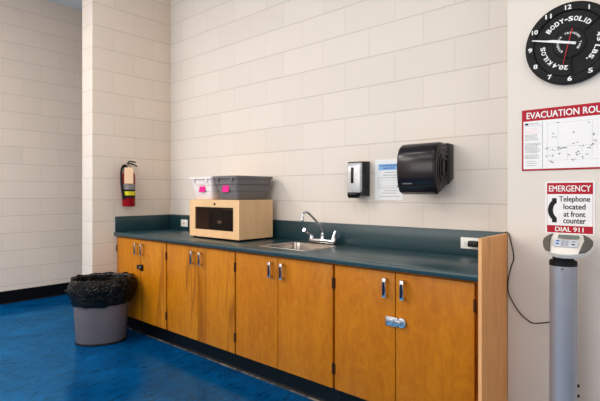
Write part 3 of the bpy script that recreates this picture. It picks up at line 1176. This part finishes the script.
outlet(0.232, 0.345, 0.945, 1.016, 'white outlet with a small red button left of the plywood box', [], True)
outlet(3.140, 3.256, 0.953, 1.020, 'white outlet with a black plug beside the end panel', [(3.167, 0.9865), (3.228, 0.9865)])
t = thing('power_cord', 'dark power cord looping from the outlet down to the scale column', 'power cord', (3.228, YO - 0.01, 0.98))
g = G()
g.box((3.198, -0.072, 0.970), (3.256, YO - 0.0095, 1.004), 0.005)
g.make('plug', M['black'], t)
g = G()
g.tube([(3.25, -0.055, 0.99), (3.31, -0.10, 0.99), (3.40, -0.19, 1.02), (3.455, -0.255, 1.065), (3.478, -0.275, 1.0835), (3.493, -0.290, 1.082), (3.502, -0.291, 1.064), (3.514, -0.290, 1.01), (3.521, -0.289, 0.955),
        (3.508, -0.289, 0.91), (3.496, -0.290, 0.85), (3.494, -0.291, 0.79), (3.512, -0.292, 0.745), (3.548, -0.293, 0.69), (3.585, -0.296, 0.660), (3.615, -0.31, 0.652), (3.66, -0.35, 0.668), (3.712, -0.392, 0.692)],
       0.0028, seg=8)
g.make('cable', M['cord'], t)

# ------------------------------------------------------------------ weight-plate clock
CX, CZ = 3.771, 1.981
t = thing('wall_clock', 'round black weight-plate wall clock with white numerals and red second hand', 'clock', (CX, YP - 0.015, CZ))
cm = Matrix.Translation((CX, YP - 0.0005, CZ)) @ Matrix.Rotation(PI / 2, 4, 'X')
g = G()
g.lathe([(0.182, 0.0), (0.190, 0.004), (0.1905, 0.020), (0.188, 0.026), (0.183, 0.028), (0.157, 0.028), (0.152, 0.0265), (0.149, 0.0205), (0.075, 0.0205), (0.070, 0.022), (0.066, 0.027), (0.062, 0.028), (0.002, 0.028)],
        96, mat=cm)
g.make('plate', M['iron'], t)
g = G()
g.lathe([(0.1545, 0.0272), (0.1535, 0.0286), (0.1485, 0.0222), (0.1492, 0.0208)], 96, mat=cm, cap0=False, cap1=False)
for ang in (52, 176, -70):
    a = math.radians(90 - ang)
    g.box((0.066, -0.0035, 0.0205), (0.150, 0.0035, 0.0262), 0.001, mat=cm @ Matrix.Rotation(a, 4, 'Z'))
g.make('spokes', M['iron2'], t)
ZF = 0.0283


def dial(gg, s, ang, rad, hgt, rot, bold=0.02, z=ZF, shear=0.0, width=None):
    a = math.radians(90 - ang)
    m = cm @ Matrix.Translation((rad * math.cos(a), rad * math.sin(a), z)) @ Matrix.Rotation(math.radians(-rot), 4, 'Z')
    gg.text(s, m, height=hgt, width=width, bold=bold, shear=shear)


for h in range(1, 13):
    g = G()
    dial(g, str(h), h * 30 - 1, 0.1665, 0.020, 0, 0.03, width=0.025 if h > 9 else (None if h == 1 else 0.0162))
    g.make('numeral', M['letter'], t, smooth=False)


def arc(gg, s, mid, rad, hgt, step, bold=0.035, z=0.0208, shear=0.0):
    adv = [{'-': 0.7, '.': 0.5, 'I': 0.6, '1': 0.7, ' ': 0.6}.get(c, 1.0) for c in s]
    an = mid - step * sum(adv) / 2
    for ch, k in zip(s, adv):
        a = an + step * k / 2
        an += step * k
        if ch == '-':
            dial(gg, ch, a, rad, hgt * 0.2, a, bold, z, width=hgt * 0.5)
        elif ch == '.':
            dial(gg, ch, a, rad - hgt * 0.4, hgt * 0.22, a, bold, z, width=hgt * 0.24)
        else:
            dial(gg, ch, a, rad, hgt, a, bold, z, shear, width=None if ch in 'I1' else hgt * 0.82)


for words in ((('BODY-SOLID', -3, 0.113, 0.0205, 11.2),), (('45', 87, 0.120, 0.0195, 11), ('LBS.', 123, 0.117, 0.0195, 11)),
              (('20.4', 200, 0.112, 0.0195, 10), ('KILOS', 247, 0.112, 0.0195, 11))):
    g = G()
    for wd in words:
        arc(g, *wd)
    g.make('raised_lettering', M['letter'], t, smooth=False)
for wd in (('STRENGTH', -94, 0.0465, 0.0085, 13.0, 0.04, ZF), ('TRAINING', 22, 0.0465, 0.0085, 13.0, 0.04, ZF), ('TIME', 112, 0.0465, 0.0085, 13.0, 0.04, ZF)):
    g = G()
    arc(g, *wd)
    g.make('hub_lettering', M['letter'], t, smooth=False)


def hand(name, ang, pts, z, mat, th=0.0012):
    a = math.radians(90 - ang)
    b = bmesh.new()
    A = [b.verts.new((x, y, 0)) for x, y in pts]
    B = [b.verts.new((x, y, th)) for x, y in pts]
    b.faces.new(A); b.faces.new(list(reversed(B)))
    for i in range(len(pts)):
        j = (i + 1) % len(pts)
        b.faces.new((A[j], A[i], B[i], B[j]))
    bmesh.ops.recalc_face_normals(b, faces=b.faces)
    gg = G(); gg.add(b, 0, cm @ Matrix.Translation((0, 0, z)) @ Matrix.Rotation(a, 4, 'Z'))
    return gg.make(name, mat, t, smooth=False)


g = G(); g.cyl(cm @ Vector((0, 0, 0.028)), cm @ Vector((0, 0, 0.038)), 0.006, seg=16); g.make('hub_pin', M['letter'], t)
hand('hour_hand', 287.5, [(-0.030, -0.0055), (0.070, -0.0055), (0.098, 0), (0.070, 0.0055), (-0.030, 0.0055)], 0.0310, M['letter'])
hand('minute_hand', 284.8, [(-0.030, -0.0052), (0.05, -0.0052), (0.162, -0.0025), (0.162, 0.0025), (0.05, 0.0052), (-0.030, 0.0052)], 0.0335, M['letter'])
hand('second_hand', 193.5, [(-0.066, -0.0016), (0.105, -0.0009), (0.105, 0.0009), (-0.066, 0.0016)], 0.0360, M['red_hand'])

# ------------------------------------------------------------------ evacuation sign
SXa, SXb, SZa, SZb = 3.559, 3.958, 1.394, 1.694
t = thing('evacuation_sign', 'white and red evacuation route map sign under the clock', 'sign', ((SXa + SXb) / 2, YP, SZa))
ys = YP - 0.0005
g = G(); g.box((SXa, ys - 0.004, SZa), (SXb, ys, SZb), 0.0012, 1); g.make('frame_panel', M['red'], t)
g = G(); g.box((SXa + 0.008, ys - 0.0048, SZa + 0.008), (SXb - 0.008, ys - 0.0041, 1.637)); g.make('map_sheet', M['sign_white'], t, smooth=False)
g = G()
g.text('EVACUATION ROUTE', plane_y((SXa + SXb) / 2 + 0.002, ys - 0.0041, 1.6645), width=0.357, height=0.031, bold=0.02)
g.make('heading_lettering', M['letter'], t, smooth=False)
yt = ys - 0.0049


def inkbox(gg, x0, x1, z0, z1, mi=0):
    gg.box((x0, yt - 0.0003, z0), (x1, yt, z1), mi=mi)


g = G()
inkbox(g, 3.6525, 3.6542, SZa + 0.010, 1.632)
inkbox(g, 3.568, 3.652, 1.612, 1.613)
inkbox(g, 3.574, 3.590, 1.618, 1.627, 1)
g2 = G()


def lines(gg, x0, x1, z0, z1, step, h, mi):
    z = z1
    while z > z0:
        x = x0
        end = x1 - random.uniform(0, 0.02)
        while x < end:
            wd = random.uniform(0.003, 0.011)
            inkbox(gg, x, min(x + wd, end), z - h, z, mi); x += wd + 0.0016
        z -= step


lines(g, 3.594, 3.648, 1.618, 1.627, 0.005, 0.0016, 0)
lines(g, 3.574, 3.648, 1.575, 1.602, 0.0062, 0.0022, 2)
lines(g, 3.574, 3.640, 1.545, 1.570, 0.0062, 0.0020, 0)
lines(g, 3.574, 3.646, 1.478, 1.528, 0.0056, 0.0020, 0)
lines(g, 3.574, 3.646, 1.455, 1.472, 0.0056, 0.0020, 0)
lines(g, 3.580, 3.640, 1.412, 1.440, 0.0100, 0.0020, 0)
# floor plan outline and small marks
for a in ((3.675, 3.955, 1.618, 1.6188), (3.675, 3.6758, 1.44, 1.618), (3.72, 3.7208, 1.50, 1.61), (3.86, 3.8608, 1.46, 1.61), (3.675, 3.955, 1.505, 1.5058), (3.675, 3.90, 1.44, 1.4408), (3.76, 3.7608, 1.44, 1.505), (3.82, 3.8208, 1.44, 1.505), (3.955, 3.9558, 1.44, 1.618), (3.9, 3.955, 1.47, 1.4708)):
    inkbox(g, *a, 3)
for mx, mz in ((3.715, 1.615), (3.845, 1.607), (3.69, 1.565), (3.70, 1.552), (3.785, 1.566), (3.788, 1.516), (3.668, 1.497), (3.688, 1.492), (3.713, 1.487), (3.724, 1.497), (3.736, 1.494), (3.75, 1.492), (3.673, 1.463), (3.702, 1.462),
               (3.722, 1.470), (3.758, 1.46), (3.80, 1.473), (3.802, 1.462), (3.817, 1.497), (3.846, 1.490), (3.866, 1.55), (3.87, 1.52), (3.862, 1.505), (3.825, 1.448), (3.784, 1.438), (3.69, 1.432), (3.84, 1.462), (3.90, 1.49), (3.93, 1.52), (3.92, 1.58)):
    for i in range(random.randint(2, 4)):
        dx, dz = random.uniform(-0.009, 0.009), random.uniform(-0.004, 0.004)
        inkbox(g, mx + dx, mx + dx + random.uniform(0.003, 0.009), mz + dz, mz + dz + 0.0030, random.choice((0, 1, 0, 1, 4)))
g.make('map_print', [M['ink_gray'], M['ink_black'], M['ink_pink'], M['ink_line'], M['ink_blue']], t, smooth=False)

# ------------------------------------------------------------------ emergency telephone sign
EXa, EXb, EZa, EZb = 3.665, 3.870, 1.089, 1.339
t = thing('emergency_sign', 'red and white emergency telephone sign with handset behind the scale', 'sign', ((EXa + EXb) / 2, YP, EZa))
g = G()
pts = rrect(EXa, EXb, EZa, EZb, 0.008, 5)
g.prism(pts, 'y', ys - 0.002, ys); g.make('panel', M['sign_white'], t)
yq = ys - 0.0021
g = G()
g.box((EXa + 0.0075, yq - 0.0004, 1.279), (EXb - 0.0075, yq, 1.3325))
g.box((EXa + 0.0075, yq - 0.0004, 1.0965), (EXb - 0.0075, yq, 1.1305))
for xx in (EXa + 0.0075, EXb - 0.0087):
    g.box((xx, yq - 0.0004, 1.1305), (xx + 0.0012, yq, 1.279))
g.make('red_bands', M['red'], t, smooth=False)
g = G()
g.text('EMERGENCY', plane_y((EXa + EXb) / 2, yq - 0.0006, 1.3055), width=0.172, height=0.0285, bold=0.016)
g.make('heading_lettering', M['letter'], t, smooth=False)
g = G()
g.text('DIAL 911', plane_y((EXa + EXb) / 2 - 0.001, yq - 0.0006, 1.1135), width=0.116, height=0.021, bold=0.026)
g.make('footer_lettering', M['letter'], t, smooth=False)
for s, zc, wd, hh in (('Telephone', 1.2525, 0.126, 0.032), ('located', 1.2205, 0.089, 0.025), ('at front', 1.1855, 0.088, 0.025), ('counter', 1.1525, 0.091, 0.021)):
    g = G()
    g.text(s, plane_y(3.788, yq - 0.0002, zc), width=wd, height=hh, bold=0.02)
    g.make('black_lettering', M['ink_black'], t, smooth=False)
g = G()
arcp = []
hc = (3.722, 1.203)
for i in range(13):
    a = math.radians(118 + i * (242 - 118) / 12)
    arcp.append((hc[0] + 0.046 * math.cos(a), hc[1] + 0.056 * math.sin(a)))
for i in range(12, -1, -1):
    a = math.radians(118 + i * (242 - 118) / 12)
    arcp.append((hc[0] + 0.0235 * math.cos(a), hc[1] + 0.036 * math.sin(a)))
g.prism(arcp, 'y', yq - 0.0006, yq)
for zz in (1.2475, 1.1565):
    g.prism(rrect(3.694, 3.7145, zz - 0.0125, zz + 0.0125, 0.003, 3), 'y', yq - 0.0007, yq)
g.make('handset_symbol', M['ink_black'], t)

# ------------------------------------------------------------------ digital column scale
SCX, SCY, RZ = 3.770, -0.420, math.radians(20)
t = thing('column_scale', 'digital weighing scale with grey column and white display head', 'scale', (SCX, SCY, 0.0))
sm = Matrix.Translation((SCX, SCY, 0)) @ Matrix.Rotation(RZ, 4, 'Z')
g = G()
g.box((-0.17, -0.40, 0.012), (0.17, -0.02, 0.060), 0.012, 3, mat=sm)
g.box((-0.06, -0.075, 0.012), (0.06, 0.062, 0.075), 0.010, 2, mat=sm)
g.make('platform', M['scale_white'], t)
g = G(); g.box((-0.155, -0.385, 0.0602), (0.155, -0.085, 0.064), 0.001, 1, mat=sm); g.make('tread_mat', M['matte_black'], t)
for fx, fy in ((-0.14, -0.37), (0.14, -0.37), (-0.14, -0.05), (0.14, -0.05)):
    g = G(); g.cyl(sm @ Vector((fx, fy, 0.0005)), sm @ Vector((fx, fy, 0.0118)), 0.02, seg=16); g.make('foot', M['matte_black'], t)
g = G()
g.lathe([(0.0545, 0.075), (0.0545, 0.966), (0.052, 0.969)], 48, mat=sm)
cl = g.make('column', M['scale_gray'], t)
g = G(); g.cyl(sm @ Vector((-0.012, -0.052, 0.952)), sm @ Vector((-0.012, -0.0565, 0.952)), 0.005, seg=12); g.make('screw', M['chrome'], cl)
g = G(); g.lathe([(0.0555, 0.962), (0.0555, 0.982), (0.050, 0.986), (0.042, 0.988), (0.042, 1.036)], 40, mat=sm); g.make('collar', M['matte_black'], t)
for zz in (0.43, 0.385):
    g = G(); g.cyl(sm @ Vector((0.052, 0.006, zz)), sm @ Vector((0.064, 0.006, zz)), 0.007, seg=12, bev=0.001); g.make('side_knob', M['black'], cl)

hm = Matrix.Translation((SCX + 0.014, SCY - 0.005, 1.054)) @ Matrix.Rotation(0.03, 4, 'Z') @ Matrix.Rotation(math.radians(42), 4, 'X')
# outline in the head's own plane: x to the right, y up the tilted face
half = [(0.0, -0.070), (0.03, -0.068), (0.056, -0.060), (0.076, -0.044), (0.091, -0.016), (0.099, 0.016), (0.098, 0.036), (0.088, 0.045), (0.066, 0.052), (0.035, 0.055), (0.0, 0.056)]
outl = half + [(-x, y) for x, y in reversed(half[1:-1])]


def slab(outline, z0, z1, bev, m):
    gg = G()
    b = bmesh.new()
    A = [b.verts.new((x, y, z0)) for x, y in outline]
    B = [b.verts.new((x, y, z1)) for x, y in outline]
    fb = b.faces.new(B); b.faces.new(list(reversed(A)))
    n = len(outline)
    for i in range(n):
        j = (i + 1) % n
        b.faces.new((A[i], A[j], B[j], B[i]))
    bmesh.ops.recalc_face_normals(b, faces=b.faces)
    # the wings of the head sweep back from its flat middle
    for v in b.verts:
        v.co.z -= 0.55 * max(0.0, abs(v.co.x) - 0.06)
    if bev:
        bmesh.ops.bevel(b, geom=list(fb.edges), offset=bev, segments=3, affect='EDGES', profile=0.5)
    gg.add(b, 0, m)
    return gg


g = slab(outl, -0.012, 0.016, 0.008, hm)
g.add(slab([(x * 0.86, y * 0.86) for x, y in outl], -0.024, -0.011, 0.0, hm).bm)
hd = g.make('display_head', M['scale_white'], t)
for s in (-1, 1):
    gp = [(0.055, -0.0590), (0.0755, -0.0435), (0.0905, -0.0155), (0.0985, 0.016), (0.0970, 0.0355), (0.087, 0.0440), (0.060, 0.0515), (0.067, 0.020), (0.061, -0.02)]
    gp = [(s * x, y) for x, y in gp]
    if s < 0:
        gp.reverse()
    g = slab(gp, 0.0, 0.0195, 0.003, hm); g.make('hand_grip', M['grip'], hd)
g = G(); g.box((-0.036, 0.027, 0.0145), (0.046, 0.046, 0.0172), 0.001, 1, mat=hm); g.make('screen', M['lcd'], hd)
g = G()
g.box((-0.046, -0.026, 0.0145), (0.046, 0.016, 0.0170), 0.002, 2, mat=hm)
for bx, by, mi in ((-0.033, 0.006, 1), (-0.033, -0.010, 1), (-0.012, 0.006, 2), (0.004, 0.006, 2), (-0.012, -0.006, 2), (0.004, -0.006, 2), (0.030, 0.004, 2), (0.030, -0.012, 3), (-0.012, -0.018, 2), (0.004, -0.018, 2)):
    g.box((bx - 0.0065, by - 0.0042, 0.0165), (bx + 0.0065, by + 0.0042, 0.0186), 0.001, 1, mi=mi, mat=hm)
g.make('keypad', [M['keypad'], M['ink_blue'], M['scale_gray'], M['grip']], hd)
